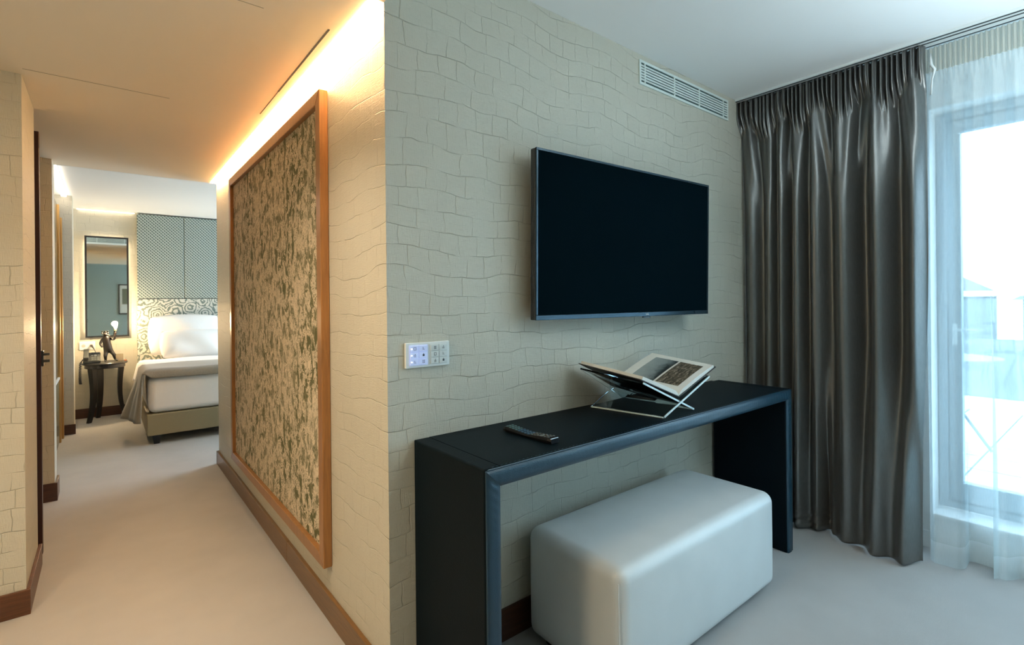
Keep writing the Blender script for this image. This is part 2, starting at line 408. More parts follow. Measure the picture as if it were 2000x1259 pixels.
# ------------------------------------------------------------------ light strips
t = thing('led_strip_light', (-.024, 1.6, H+.03), 'warm glowing light strip in the slot between hallway ceiling and wall', 'light')
obj('diffuser', B(-.041, -.010, .02, 3.15, H-.004, H+.026), M_LED, t)
obj('channel', B(-.044, -.006, .01, 3.16, H+.0265, H+.04), M_TRACK, t)
t = thing('led_strip_light', (-1.0, 4.3, BH-.02), 'white glowing light strip above the wardrobe at the bedroom entrance', 'light')
obj('diffuser', B(-1.045, -1.005, 3.25, 5.20, BH-.020, BH-.006), M_LEDB, t)
obj('channel', B(-1.05, -1.0, 3.24, 5.21, BH-.0055, BH-.001), M_TRACK, t)

t = thing('led_strip_light', (-.7, 6.06, BH-.02), 'soft light line along the bedroom ceiling above the mirror', 'light')
obj('diffuser', B(-.955, -.425, 6.074, 6.080, BH-.009, BH-.004), M_LEDB, t)
obj('channel', B(-.96, -.42, 6.058, 6.084, BH-.0035, BH-.0005), M_TRACK, t)

# ------------------------------------------------------------------ framed fabric panel on hallway wall
t = thing('framed_fabric_panel', (-.02, 1.49, .22), 'tall walnut framed panel of beige and olive figured fabric on hallway wall', 'wall art')
y0, y1, z0, z1, fd, fwid = .535, 2.448, .222, 2.168, .036, .052
bm = bmesh.new()
def mitre(bm, a, b, inner_a, inner_b, x0, x1):
    # a,b outer (y,z), inner ones (y,z)
    c = [(x0, *a), (x0, *b), (x0, *inner_b), (x0, *inner_a), (x1, *a), (x1, *b), (x1, *inner_b), (x1, *inner_a)]
    hexa(bm, c)
O = [(y0, z0), (y1, z0), (y1, z1), (y0, z1)]; I = [(y0+fwid, z0+fwid), (y1-fwid, z0+fwid), (y1-fwid, z1-fwid), (y0+fwid, z1-fwid)]
for k, nm in enumerate(('bottom', 'far', 'top', 'near')):
    b2 = bmesh.new(); mitre(b2, O[k], O[(k+1) % 4], I[k], I[(k+1) % 4], -fd, -.001)
    bmesh.ops.recalc_face_normals(b2, faces=b2.faces[:])
    bmesh.ops.bevel(b2, geom=b2.edges[:], offset=.002, segments=1, affect='EDGES')
    obj('frame_rail', b2, M_FRAME, t)
obj('fabric_panel', B(-.016, -.002, y0+fwid+.001, y1-fwid-.001, z0+fwid+.001, z1-fwid-.001), M_FRESCO, t)

# ------------------------------------------------------------------ dark side door leaf
t = thing('door_1', (-1.4, 2.06, 0), 'dark mahogany door standing open at the left of the hallway', 'door'); t['kind'] = 'structure'
obj('door_leaf', B(-1.80, -.977, 2.035, 2.075, .012, 2.205, bev=.002), M_DOOR, t)
bm = B(-.976, -.968, 2.04, 2.07, .985, 1.065, bev=.001); box(bm, -.968, -.945, 2.048, 2.064, 1.040, 1.052); box(bm, -.968, -.945, 2.048, 2.064, 1.005, 1.018)
obj('door_handle', bm, M_BLK, t)

# ------------------------------------------------------------------ wardrobe beyond the pier
t = thing('wardrobe', (-1.08, 4.2, 0), 'tall wardrobe with dark glass doors and brass edge beside bedroom entrance', 'wardrobe')
obj('carcass', B(-1.12, -1.072, 3.21, 5.22, 0.0, 2.30), M_BLKW, t)
obj('glass_door', B(-1.071, -1.058, 3.22, 4.02, .63, 2.26, bev=.002), M_DGLASS, t)
obj('glass_door', B(-1.071, -1.058, 4.03, 4.86, .63, 2.26, bev=.002), M_DGLASS, t)
obj('lower_door', B(-1.071, -1.056, 3.22, 4.02, .012, .60, bev=.002), M_GGLASS, t)
obj('lower_door', B(-1.071, -1.056, 4.03, 4.86, .012, .60, bev=.002), M_GGLASS, t)
obj('handle_rail', B(-1.071, -1.05, 3.22, 4.86, .604, .626, bev=.002), M_TRACK, t, label='pale metal rail between the doors')
obj('brass_trim', B(-1.071, -1.045, 4.88, 4.95, .0, 2.26, bev=.002), M_BRASS, t)
obj('brass_trim', B(-1.071, -1.035, 5.06, 5.13, .0, 2.16, bev=.002), M_BRASS, t)

# ------------------------------------------------------------------ mirror
t = thing('wall_mirror', (-.69, 6.08, .93), 'tall black framed mirror glowing at its edges above the nightstand', 'mirror')
mx0, mx1, mz0, mz1 = -.890, -.487, .927, 2.103
bm = bmesh.new(); f = .018
box(bm, mx0, mx1, 6.045, 6.066, mz0, mz0+f); box(bm, mx0, mx1, 6.045, 6.066, mz1-f, mz1)
box(bm, mx0, mx0+f, 6.045, 6.066, mz0+f, mz1-f); box(bm, mx1-f, mx1, 6.045, 6.066, mz0+f, mz1-f)
obj('mirror_frame', bm, M_BLK, t)
obj('mirror_glass', B(mx0+f, mx1-f, 6.056, 6.064, mz0+f, mz1-f), M_MIRROR, t)
obj('backing', B(mx0+.02, mx1-.02, 6.066, 6.076, mz0+.02, mz1-.02), M_BLKW, t)
bm = bmesh.new()
box(bm, mx0+.03, mx0+.045, 6.078, 6.094, mz0+.05, mz1-.05); box(bm, mx1-.045, mx1-.03, 6.078, 6.094, mz0+.05, mz1-.05)
box(bm, mx0+.05, mx1-.05, 6.078, 6.094, mz1-.05, mz1-.035)
obj('backlight', bm, M_HALO, t)

# wall socket behind the phone
t = thing('wall_socket', (-.873, 6.095, .83), 'white double wall socket below the mirror behind the telephone', 'socket')
obj('socket_plate', B(-.945, -.803, 6.088, 6.0995, .785, .882, bev=.003), M_PLATE, t)
bm = bmesh.new(); lathe(bm, [(.018, 0), (.018, .002)], (0, 0, 0), 20); bm.transform(Matrix.Translation((-.908, 6.0875, .833)) @ Matrix.Rotation(PI/2, 4, 'X'))
obj('outlet', bm, plain('outlet_grey', (.45, .45, .42), .5), t)
bm = bmesh.new(); lathe(bm, [(.018, 0), (.018, .002)], (0, 0, 0), 20); bm.transform(Matrix.Translation((-.84, 6.0875, .833)) @ Matrix.Rotation(PI/2, 4, 'X'))
obj('outlet', bm, bpy.data.materials['outlet_grey'], t)
bm = tube(bmesh.new(), [(-.84, 6.083, .833), (-.835, 6.05, .835), (-.81, 6.02, .79), (-.79, 6.01, .72), (-.785, 6.01, .675)], [.011, .010, .0035, .003, .003], 8)
obj('plug_cable', bm, M_COVER, t, smooth=True)

# ------------------------------------------------------------------ nightstand
TX, TY, TZ = -.715, 5.85, .655
t = thing('nightstand', (TX, TY, 0), 'round black lacquered nightstand with curved sabre legs beneath the mirror', 'table')
obj('table_top', lathe(bmesh.new(), [(.195, -.022), (.203, -.018), (.205, -.004), (.200, 0)], (TX, TY, TZ), 48), M_BLKW, t)
obj('apron', lathe(bmesh.new(), [(.176, -.062), (.182, -.058), (.182, -.0225)], (TX, TY, TZ), 48), M_BLKW, t)
def sabre(a, out0=.150, out1=.185):
    bm = bmesh.new(); d = Vector((math.cos(a), math.sin(a), 0)); s = Vector((-d.y, d.x, 0)); n = 14; rings = []
    for i in range(n+1):
        u = i/n; z = TZ-.03 - u*(TZ-.03)
        r = out0 + .0*u - .03*math.sin(u*PI*.75) + (out1-out0+.02)*u**2.6; wd = .034 - .016*u; dp = .024 - .008*u
        c = Vector((TX, TY, z)) + d*r
        rings.append([bm.verts.new(c + d*dp*i1 + s*wd*i2) for i1, i2 in ((1, 1), (-1, 1), (-1, -1), (1, -1))])
    for a_, b_ in zip(rings, rings[1:]):
        for k in range(4): bm.faces.new((a_[k], a_[(k+1) % 4], b_[(k+1) % 4], b_[k]))
    bm.faces.new(rings[0]); bm.faces.new(rings[-1][::-1]); return bm
for a in (math.radians(218), math.radians(112), math.radians(8)): obj('leg', sabre(a), M_BLKW, t)

# telephone
px, py = -.84, 5.80
t = thing('desk_telephone', (px, py, TZ), 'dark grey desk telephone with handset and coiled cord on the nightstand', 'telephone')
hexa_pts = lambda x0, x1, ya, yb, z0, zf, zb: [(x0, ya, z0), (x1, ya, z0), (x1, yb, z0), (x0, yb, z0), (x0, ya, zf), (x1, ya, zf), (x1, yb, zb), (x0, yb, zb)]
bm = hexa(bmesh.new(), hexa_pts(-.905, -.755, 5.735, 5.875, TZ+.001, TZ+.025, TZ+.115))
bmesh.ops.recalc_face_normals(bm, faces=bm.faces[:]); bmesh.ops.bevel(bm, geom=bm.edges[:], offset=.005, segments=2, affect='EDGES')
obj('phone_base', bm, M_PHONE, t)
bm = bmesh.new(); box(bm, -.022, .022, -.075, .075, .0, .030, bev=.009, seg=3); box(bm, -.024, .024, -.082, -.045, -.008, .032, bev=.008); box(bm, -.024, .024, .045, .082, -.008, .032, bev=.008)
sl = math.atan2(.09, .14); bm.transform(Matrix.Translation((-.880, 5.800, TZ+.088)) @ Matrix.Rotation(sl, 4, 'X'))
obj('handset', bm, plain('handset_grey', (.055, .062, .058), .4), t, smooth=False)
def slope_pt(x, v, up=.002):
    return Vector((x, 5.735+.14*v, TZ+.025+.09*v+up))
bm = bmesh.new()
for r in range(4):
    for c in range(3):
        p = slope_pt(-.826+c*.024, .10+r*.115, .0022); q = bmesh.new(); box(q, -.009, .009, -.005, .005, -.002, .003, bev=.0015)
        q.transform(Matrix.Translation(p) @ Matrix.Rotation(sl, 4, 'X')); me = bpy.data.meshes.new('k'); q.to_mesh(me); q.free(); bm.from_mesh(me); bpy.data.meshes.remove(me)
obj('keypad', bm, M_PHONEL, t)
bm = bmesh.new(); box(bm, -.036, .036, -.014, .014, -.001, .002); bm.transform(Matrix.Translation(slope_pt(-.80, .86)) @ Matrix.Rotation(sl, 4, 'X'))
obj('phone_display', bm, M_BLK, t)
bm = bmesh.new(); lathe(bm, [(.013, -.001), (.013, .004)], (0, 0, 0), 20); box(bm, -.036, -.018, -.004, .004, 0, .003); box(bm, .018, .036, -.004, .004, 0, .003)
bm.transform(Matrix.Translation(slope_pt(-.80, .62)) @ Matrix.Rotation(sl, 4, 'X')); obj('navigation_keys', bm, plain('pale_keys', (.45, .47, .45), .4), t)
pts = []
for i in range(140):
    u = i/139
    if u < .15: cx_, cz_, r_ = -.905 - .018*u/.15, TZ+.05-.03*u/.15, .002
    else:
        v = (u-.15)/.85; cz_ = TZ+.02 - .235*math.sin(v*PI*.52) ; cx_ = -.925 - .006*math.sin(v*PI*1.0); r_ = .010
    pts.append((cx_+r_*math.cos(i*1.1), 5.74+r_*math.sin(i*1.1), cz_))
obj('coiled_cord', tube(bmesh.new(), pts, .0045, 6), M_BLKW, t, smooth=True)

# figurine lamp: a black ape holding up a bare bulb
t = thing('ape_figurine_lamp', (-.68, 5.82, TZ), 'black ape figurine lamp holding up a glowing bulb on the nightstand', 'lamp')
def skin_obj(name, verts, edges, radii, mat, parent, root=0):
    me = bpy.data.meshes.new(name); off = worldpos(parent)
    me.from_pydata([Vector(v)-off for v in verts], edges, []); o = bpy.data.objects.new(name, me); COL.objects.link(o); o.parent = parent
    m = o.modifiers.new('skin', 'SKIN'); m.use_smooth_shade = True
    for i, r in enumerate(radii): me.skin_vertices[0].data[i].radius = r if isinstance(r, tuple) else (r, r)
    me.skin_vertices[0].data[root].use_root = True
    s = o.modifiers.new('sub', 'SUBSURF'); s.levels = 1; s.render_levels = 2
    me.materials.append(mat); return o
X0, Y0 = -.680, 5.82
V = [(X0-.004, Y0, .800), (X0-.016, Y0+.004, .850), (X0-.024, Y0, .905), (X0-.032, Y0-.008, .945), (X0-.034, Y0-.020, .978), (X0-.026, Y0-.046, .966),
     (X0+.008, Y0-.005, .925), (X0+.046, Y0-.018, .905), (X0+.056, Y0-.026, .955), (X0+.062, Y0-.028, 1.000),
     (X0-.060, Y0-.002, .915), (X0-.078, Y0-.012, .865), (X0-.058, Y0-.030, .825),
     (X0-.026, Y0-.006, .768), (X0-.034, Y0-.034, .725), (X0-.030, Y0-.012, .678), (X0-.034, Y0-.052, .667),
     (X0+.022, Y0-.008, .772), (X0+.044, Y0-.036, .735), (X0+.052, Y0-.014, .685), (X0+.080, Y0-.040, .667),
     (X0+.020, Y0+.030, .775), (X0+.050, Y0+.050, .745), (X0+.075, Y0+.045, .705)]
Ed = [(0, 1), (1, 2), (2, 3), (3, 4), (4, 5), (2, 6), (6, 7), (7, 8), (8, 9), (2, 10), (10, 11), (11, 12), (0, 13), (13, 14), (14, 15), (15, 16), (0, 17), (17, 18), (18, 19), (19, 20), (0, 21), (21, 22), (22, 23)]
R = [.030, .031, .034, .018, .025, .013, .017, .013, .011, .012, .017, .013, .010, .023, .018, .012, .010, .023, .018, .012, .010, .007, .006, .005]
M_APE = plain('black_resin', (.010, .007, .005), .42)
skin_obj('ape_body', V, Ed, R, M_APE, t)
for nm, rr, px_, py_, pz_ in (('ear', .009, .032, -.018, 1.0), ('eye', .004, .012, -.050, 1.003)):
    for sx in (-1, 1):
        bm = bmesh.new(); bmesh.ops.create_icosphere(bm, subdivisions=2, radius=rr, matrix=Matrix.Translation((X0-.034+sx*px_*.8, Y0+py_, pz_-.017))); obj(nm, bm, M_APE, t, smooth=True)
BX, BY, BZ = X0+.060, Y0-.03, 1.012
obj('bulb_socket', lathe(bmesh.new(), [(.011, 0), (.012, .018), (.010, .022)], (BX, BY, BZ-.004), 16), M_BRASS, t)
obj('bulb', lathe(bmesh.new(), [(.008, 0), (.010, .006), (.016, .018), (.018, .029), (.014, .040), (.005, .046)], (BX, BY, BZ+.018), 20), M_BULB, t, smooth=True)
pl = bpy.data.lights.new('bulb_glow', 'POINT'); pl.energy = 32; pl.color = (1.0, .70, .38); pl.shadow_soft_size = .03
po = bpy.data.objects.new('bulb_glow', pl); po.location = (BX, BY-.035, BZ+.06); COL.objects.link(po)

t = thing('card_holder', (-.575, 5.83, TZ), 'small clear acrylic card holder beside the ape lamp on the nightstand', 'card holder')
obj('clear_front', B(-.622, -.552, 5.826, 5.829, TZ+.0005, TZ+.085), mat_glass('card_acrylic', (.9, .85, .75), .12), t)
obj('card', B(-.617, -.557, 5.831, 5.832, TZ+.004, TZ+.080), M_PAGE, t)
t = obj('candy_wrapper', lathe(bmesh.new(), [(.004, 0), (.013, .005), (.013, .014), (.004, .020)], (-.533, 5.80, TZ+.0008), 10), plain('dull_red_foil', (.30, .10, .05), .4))
tag(t, 'tiny dull red sweet at the right rim of the nightstand', 'sweet')

# ------------------------------------------------------------------ bed
BX0, BX1, BY0, BY1 = -.42, 1.36, 4.20, 5.95
t = thing('bed', ((BX0+BX1)/2, 5.0, 0), 'double bed with white mattress on olive upholstered base in the bedroom', 'bed')
obj('bed_base', B(BX0, BX1, BY0, BY1, .085, .283, bev=.008), M_BEDB, t)
for x, y in ((-.345, 4.26), (1.28, 4.26), (-.345, 5.88), (1.28, 5.88)):
    obj('leg', hexa(bmesh.new(), [(x-.022, y-.022, 0), (x+.022, y-.022, 0), (x+.022, y+.022, 0), (x-.022, y+.022, 0), (x-.035, y-.035, .0845), (x+.035, y-.035, .0845), (x+.035, y+.035, .0845), (x-.035, y+.035, .0845)]), M_BLKW, t)
obj('mattress', B(BX0+.01, BX1-.01, BY0+.012, BY1, .284, .632, bev=.065, seg=6), M_LINEN, t, smooth=True)
t = thing('headboard', (.47, 6.03, 0), 'scroll printed headboard with dotted grey green panels above behind the bed', 'headboard')
obj('scroll_panel', B(-.41, 1.45, 5.995, 6.083, .12, 1.372, bev=.012), M_SCROLL, t)
obj('dotted_panel', B(-.405, .068, 6.005, 6.083, 1.376, 2.395, bev=.008), M_DOTS, t)
obj('dotted_panel', B(.072, .745, 6.005, 6.083, 1.376, 2.395, bev=.008), M_DOTS, t)
obj('dotted_panel', B(.749, 1.42, 6.005, 6.083, 1.376, 2.395, bev=.008), M_DOTS, t)

def drape_cloth(name, y0, y1, top, hang_z, flare, mat, lab, cat, thick, seedv=0, left=BX0-.004, n=60, m=50, flap=0.0):
    sstep0 = lambda a, b, q: min(1, max(0, (q-a)/(b-a)))
    """a cloth lying over the bed, hanging over its left side"""
    segs = []
    L1 = top - hang_z
    def f(u, v):
        y = y0 + (y1-y0)*v
        s = u*(L1 + 1.6)
        rr = .05
        wob = .008*math.sin(y*19+seedv) + .006*math.sin(y*41)
        if s < L1 - rr:
            z = hang_z + s; k = 1 - s/(L1-rr)
            x = left - (flare*.15 + flare*.85*min(1, v*1.6) if flap else flare)*k**1.1 + wob*k*1.2
            yy = y - .03*k*(1 if v < .5 else -1)*(abs(v-.5)*2)
        elif s < L1 - rr + rr*PI/2:
            a = (s-(L1-rr))/rr; x = left + rr*(1-math.cos(a)); z = top - rr + rr*math.sin(a); yy = y
        else:
            x = left + rr + (s-(L1-rr+rr*PI/2)); z = top + .003*math.sin(x*9+y*7); yy = y
        if flap and v < .12:
            k2 = (.12-v)/.12; top_w = sstep0(L1-rr*.5, L1+rr, s)
            z -= flap*k2*top_w; yy = y0 - .004*k2 + (y-y0)*(v/.12)*.5
        return (x, yy, z)
    o = obj(name, grid(bmesh.new(), f, n, m), mat, smooth=True, solid=thick)
    tag(o, lab, cat); return o
drape_cloth('duvet', 4.90, 5.46, .668, .46, .02, M_LINEN, 'white duvet spread across the bed below the pillows', 'duvet', .03, 2, left=BX0-.012)
drape_cloth('bed_throw', 4.19, 4.80, .690, .215, .135, M_THROW, 'taupe quilted throw folded over the foot of the bed hanging at left', 'blanket', .016, 5, left=BX0-.034, flap=.075)

def pillow(name, cx, cy, cz, wx, hz, th, tilt, lab, yaw=0.0, group=None):
    def f(u, v):
        a, b = 2*u-1, 2*v-1
        e = max(0, (1-abs(a)**3.0))*max(0, (1-abs(b)**3.0))
        return a, b, e**.55
    bm = bmesh.new()
    for sgn in (1, -1):
        def g(u, v):
            a, b, e = f(u, v); k = 1 - .05*(a*a*b*b)
            return (a*wx/2*(1-.04*b*b)*k, -sgn*e*th/2*(1+.10*math.sin(a*5+b*3)), b*hz/2*(1-.05*a*a)*k)
        grid(bm, g, 28, 22)
    bmesh.ops.remove_doubles(bm, verts=bm.verts[:], dist=.0008)
    bm.transform(Matrix.Translation((cx, cy, cz)) @ Matrix.Rotation(yaw, 4, 'Z') @ Matrix.Rotation(tilt, 4, 'X'))
    o = obj(name, bm, M_LINEN, smooth=True, origin=(cx, cy, cz)); tag(o, lab, 'pillow', group); return o
pillow('pillow', .06, 5.86, .930, .76, .50, .17, -.16, 'large white pillow upright against the headboard nearest the nightstand')
pillow('pillow', .90, 5.86, .930, .76, .50, .17, -.16, 'large white pillow upright against the headboard far side of the bed')
pillow('pillow', .13, 5.64, .832, .70, .36, .16, -.42, 'smaller white pillow leaning in front of the large near pillow')

# ------------------------------------------------------------------ desk
DX0, DX1, DY, DZ, DT = .092, 2.040, -.412, .835, .056
t = thing('console_desk', (1.06, -.21, 0), 'long navy black leather console desk against the television wall', 'desk')
obj('desk_top', B(DX0+DT+.0024, DX1-DT-.0024, DY+.0035, -.0025, DZ-DT, DZ-.0004), M_DESK, t)
bm = B(DX0, DX0+DT+.002, DY+.0035, -.0145, 0, DZ, bev=.006, seg=3); box(bm, DX0+.0004, DX0+DT+.002, -.024, -.0025, .125, DZ-.0004, bev=.003)
obj('side_panel', bm, M_DESK, t)
obj('side_panel', B(DX1-DT-.002, DX1, DY+.0035, -.0145, 0, DZ, bev=.006, seg=3), M_DESK, t)
def band(ax, a0, a1, b0, b1, wr):
    """puckered leather band; long axis a, cross b; wr = ends that wrinkle"""
    bm = bmesh.new(); nl = int((a1-a0)/.006); nc = 8
    def f(u, v):
        a = a0+(a1-a0)*u; b = b0+(b1-b0)*v
        bul = .007*(1-abs(2*v-1)**4)
        rip = 0
        for e in wr:
            d = abs(a-e); rip += .0012*math.exp(-d/.10)*math.sin(d*260 + v*3)
        rip += .0004*math.sin(a*210)*math.sin(v*PI) + .0007*math.sin(a*23)
        if ax == 'x': 
            return (a, DY+.003-bul-rip*math.sin(v*PI), b)
        return (b, DY+.003-bul-rip*math.sin(v*PI), a)
    return grid(bm, f, nl, nc)
def band_mitre(ax, flip):
    pass
# top band spans the whole width with mitred ends; the leg bands start under the mitre
def top_band():
    bm = bmesh.new(); nl = 320; nc = 8
    def f(u, v):
        z = DZ-.004 - (DT-.004)*v; ins = (DT-.004)*v
        a = DX0+.003+ins + (DX1-DX0-.006-2*ins)*u
        bul = .007*(1-abs(2*v-1)**4)
        rip = 0
        for e in (DX0, DX1):
            d = abs(a-e); rip += .0016*math.exp(-d/.09)*math.sin(d*230+v*4)
        rip += .0005*math.sin(a*330)*(1-v)**2 + .0007*math.sin(a*19)
        return (a, DY+.003-bul-rip*math.sin(v*PI), z)
    return grid(bm, f, nl, nc)
def leg_band(s):
    bm = bmesh.new(); nl = 150; nc = 8
    def f(u, v):
        ins = (DT-.004)*v
        x = (DX0+.003+ins) if s < 0 else (DX1-.003-ins)
        ztop = DZ-.004-ins; z = ztop*(1-u)
        bul = .007*(1-abs(2*v-1)**4); d = ztop-z
        rip = .0016*math.exp(-d/.09)*math.sin(d*230+v*4) + .0006*math.sin(z*31)
        return (x, DY+.003-bul-rip*math.sin(v*PI), max(z, .001))
    return grid(bm, f, nl, nc)
obj('edge_band', top_band(), M_DESKE, t, smooth=True, label='glossy leather band along the front edge with its blue sheen painted in')
obj('edge_band', leg_band(-1), M_DESKE, t, smooth=True); obj('edge_band', leg_band(1), M_DESKE, t, smooth=True)
bm = bmesh.new()
tube(bm, [(DX0+.004, DY-.0005, .002), (DX0+.004, DY-.0005, DZ-.006), (DX0+.012, DY-.0005, DZ-.002), (DX1-.012, DY-.0005, DZ-.002), (DX1-.004, DY-.0005, DZ-.006), (DX1-.004, DY-.0005, .002)], .0022, 6)
for s in range(118):
    x = DX0+.03+s*(DX1-DX0-.06)/117; box(bm, x, x+.007, DY+.008, DY+.0095, DZ-.0002, DZ+.0006)
obj('piping', bm, M_DESKE, t)

# ------------------------------------------------------------------ ottoman
def ottoman():
    x0, x1, y0, y1, z0, z1 = .532, 1.600, -.522, -.062, .030, .442
    bm = bmesh.new(); nu = 0
    g = bmesh.ops.create_cube(bm, size=1.0)
    for v in bm.verts: v.co = Vector(((x0+x1)/2+v.co.x*(x1-x0), (y0+y1)/2+v.co.y*(y1-y0), (z0+z1)/2+v.co.z*(z1-z0)))
    top = [e for e in bm.edges if all(v.co.z > .3 for v in e.verts)]
    bmesh.ops.bevel(bm, geom=bm.edges[:], offset=.045, segments=7, profile=.5, affect='EDGES')
    bmesh.ops.subdivide_edges(bm, edges=[e for e in bm.edges if e.calc_length() > .2], cuts=12, use_grid_fill=True)
    cx, cy, cz = (x0+x1)/2, (y0+y1)/2, (z0+z1)/2
    for v in bm.verts:
        a = (v.co.x-cx)/((x1-x0)/2); b = (v.co.y-cy)/((y1-y0)/2); c = (v.co.z-cz)/((z1-z0)/2)
        k = .006
        v.co += Vector((k*a*(1-b*b)*(1-c*c), k*1.5*b*(1-a*a)*(1-c*c), k*1.6*c*(1-a*a)*(1-b*b) if c > 0 else 0))
    return bm
t = thing('ottoman', (1.066, -.292, 0), 'pale grey leather ottoman bench tucked beneath the console desk', 'ottoman')
obj('upholstered_body', ottoman(), M_POUF, t, smooth=True)
bm = bmesh.new()
tube(bm, [(.5335, -.5235+.013, .07), (.5325, -.5115, .25), (.5335, -.5095, .405)], .0016, 6)
obj('seam', bm, M_POUF, t); bm = bmesh.new()
tube(bm, [(.5335, -.26, .05), (.5262, -.262, .24), (.5340, -.26, .408)], .0013, 6)
obj('seam', bm, M_POUF, t)
for x, y in ((.60, -.45), (1.53, -.45), (.60, -.13), (1.53, -.13)):
    obj('foot', lathe(bmesh.new(), [(.022, 0), (.022, .0295)], (x, y, 0), 16), M_BLKW, t)

# ------------------------------------------------------------------ remote control
t = thing('remote_control', (.412, -.235, DZ), 'black television remote control lying at the near end of the desk', 'remote control')
RA = math.atan2(-.227, .012)  # long axis direction
RM = Matrix.Translation((.412, -.232, DZ)) @ Matrix.Rotation(RA, 4, 'Z')
def loc(bm): bm.transform(RM); return bm
def body_r():
    bm = bmesh.new(); n = 16; rings = []
    for i in range(n+1):
        u = i/n; x = -.118+.236*u; wd = .0245-.003*math.sin(u*PI)*1.0 + .0; h = .013+.008*abs(u-.5)*2
        if i in (0, n): wd *= .80; h *= .8
        rings.append([bm.verts.new((x, sy*wd*k, z)) for sy, k, z in ((1, .8, .002), (1, 1, h*.6), (1, .86, h), (-1, .86, h), (-1, 1, h*.6), (-1, .8, .002))])
    for a, b in zip(rings, rings[1:]):
        for k in range(6): bm.faces.new((a[k], a[(k+1) % 6], b[(k+1) % 6], b[k]))
    bm.faces.new(rings[0]); bm.faces.new(rings[-1][::-1]); return bm
obj('casing', loc(body_r()), plain('remote_casing', (.007, .008, .010), .5, spec=.15), t)
M_RB = plain('remote_blue_key', (.02, .08, .15), .4); M_RT = plain('remote_teal_key', (.05, .12, .13), .4); M_RG = plain('remote_grey_key', (.06, .07, .07), .4)
for r in range(14):
    for c in range(3):
        x = -.102 + r*.0155; y = (c-1)*.0125; u = (x+.118)/.236; h = .013+.008*abs(u-.5)*2
        m = M_RT if r < 4 else M_RB if r < 8 else M_RG
        if r in (10, 11) and c == 1: continue
        obj('button', loc(B(x-.0045, x+.0045, y-.004, y+.004, h-.002, h+.0022, bev=.001, seg=1)), m, t)
bm = lathe(bmesh.new(), [(.009, .0145), (.009, .0175)], (.06, 0, 0), 20); obj('navigation_wheel', loc(bm), plain('wheel_silver', (.14, .16, .16), .3, .6), t)
obj('end_trim', loc(B(.112, .1165, -.018, .018, .006, .0185, bev=.001)), plain('silver_trim', (.55, .58, .6), .3, .8), t)

# ------------------------------------------------------------------ book stand and book
def quadsheet(a, b, c, d, th):
    """a,b bottom edge (front,back), c,d top edge (back,front); thickness th"""
    a, b, c, d = map(Vector, (a, b, c, d)); n = (b-a).cross(d-a).normalized()*th/2
    bm = hexa(bmesh.new(), [a-n, b-n, c-n, d-n, a+n, b+n, c+n, d+n]); bmesh.ops.recalc_face_normals(bm, faces=bm.faces[:])
    bmesh.ops.bevel(bm, geom=bm.edges[:], offset=.0008, segments=1, affect='EDGES'); return bm
ta = NT('clear_acrylic'); ta.b.inputs['Base Color'].default_value = (.90, .98, .98, 1); ta.b.inputs['Transmission Weight'].default_value = 1.0
ta.b.inputs['Roughness'].default_value = .02; ta.b.inputs['IOR'].default_value = 1.3
M_ACR = ta.m
tb = NT('acrylic_edge'); tb.link(tb.mix(tb.noise(tb.pos(), 60, 3)[0], (.42, .62, .66), (.88, .96, .97)), tb.b.inputs['Base Color']); tb.b.inputs['Roughness'].default_value = .2
tb.b.inputs['Emission Strength'].default_value = 0
M_ACRE = tb.m
t = thing('acrylic_book_stand', (1.08, -.2, DZ), 'clear acrylic crossed book stand standing on the desk', 'book stand')
z = DZ+.0045
A1 = [(.985, -.372, z), (.93, -.045, z), (1.245, -.045, .985), (1.318, -.372, .966)]
A2 = [(1.206, -.365, z), (1.165, -.045, z), (.86, -.045, 1.010), (.862, -.365, .986)]
obj('acrylic_sheet', quadsheet(*A1, .007), M_ACR, t); obj('acrylic_sheet', quadsheet(*A2, .007), M_ACR, t)
def edge_bar(p, q, th=.0068, w=.0015):
    p, q = Vector(p), Vector(q); d = (q-p).normalized(); s = Vector((0, 1, 0)); s = (s-d*s.dot(d)).normalized(); n = d.cross(s)
    return hexa(bmesh.new(), [p-s*w-n*th/2, p+s*w-n*th/2, p+s*w+n*th/2, p-s*w+n*th/2, q-s*w-n*th/2, q+s*w-n*th/2, q+s*w+n*th/2, q-s*w+n*th/2])
def v3(p, dx=0, dy=0, dz=0): return (p[0]+dx, p[1]+dy, p[2]+dz)
obj('polished_edge', edge_bar(v3(A1[0], 0, -.0023), v3(A1[3], 0, -.0023)), M_ACRE, t)
obj('polished_edge', edge_bar(v3(A2[0], 0, -.0023), v3(A2[3], 0, -.0023)), M_ACRE, t)
bm = bmesh.new(); tube(bm, [v3(A1[0], -.004, 0, -.0012), v3(A1[1], -.004, 0, -.0012)], .0033, 6); obj('polished_edge', bm, M_ACRE, t)

t = thing('open_book', (1.08, -.2, .9), 'open picture book with photographs resting on the acrylic stand', 'book')
VF, VB = Vector((1.092, -.372, .905)), Vector((1.082, -.050, .930))
def book_half(FE, BE, thick, curve, name_prefix, matp):
    FE, BE = Vector(FE), Vector(BE)
    def P(u, v):  # u 0 valley..1 edge ; v 0 front..1 back : underside line
        a = VF.lerp(VB, v); b = FE.lerp(BE, v); return a.lerp(b, u)
    nrm = (FE-VF).cross(VB-VF).normalized()
    if nrm.z < 0: nrm = -nrm
    def top(u, v): return P(u, v) + nrm*(.004 + thick*min(1, (u/.12))**.6*(1-.25*u) if u > 0 else .004) + nrm*curve*math.sin(min(1, u*1.0)*PI)
    return P, top, nrm
PR, TR, NR = book_half((1.372, -.372, .999), (1.372, -.045, 1.030), .014, .004, 'r', M_PAGE)
PL, TL, NL = book_half((.848, -.372, .998), (.853, -.045, 1.030), .016, .0, 'l', M_PAGE)
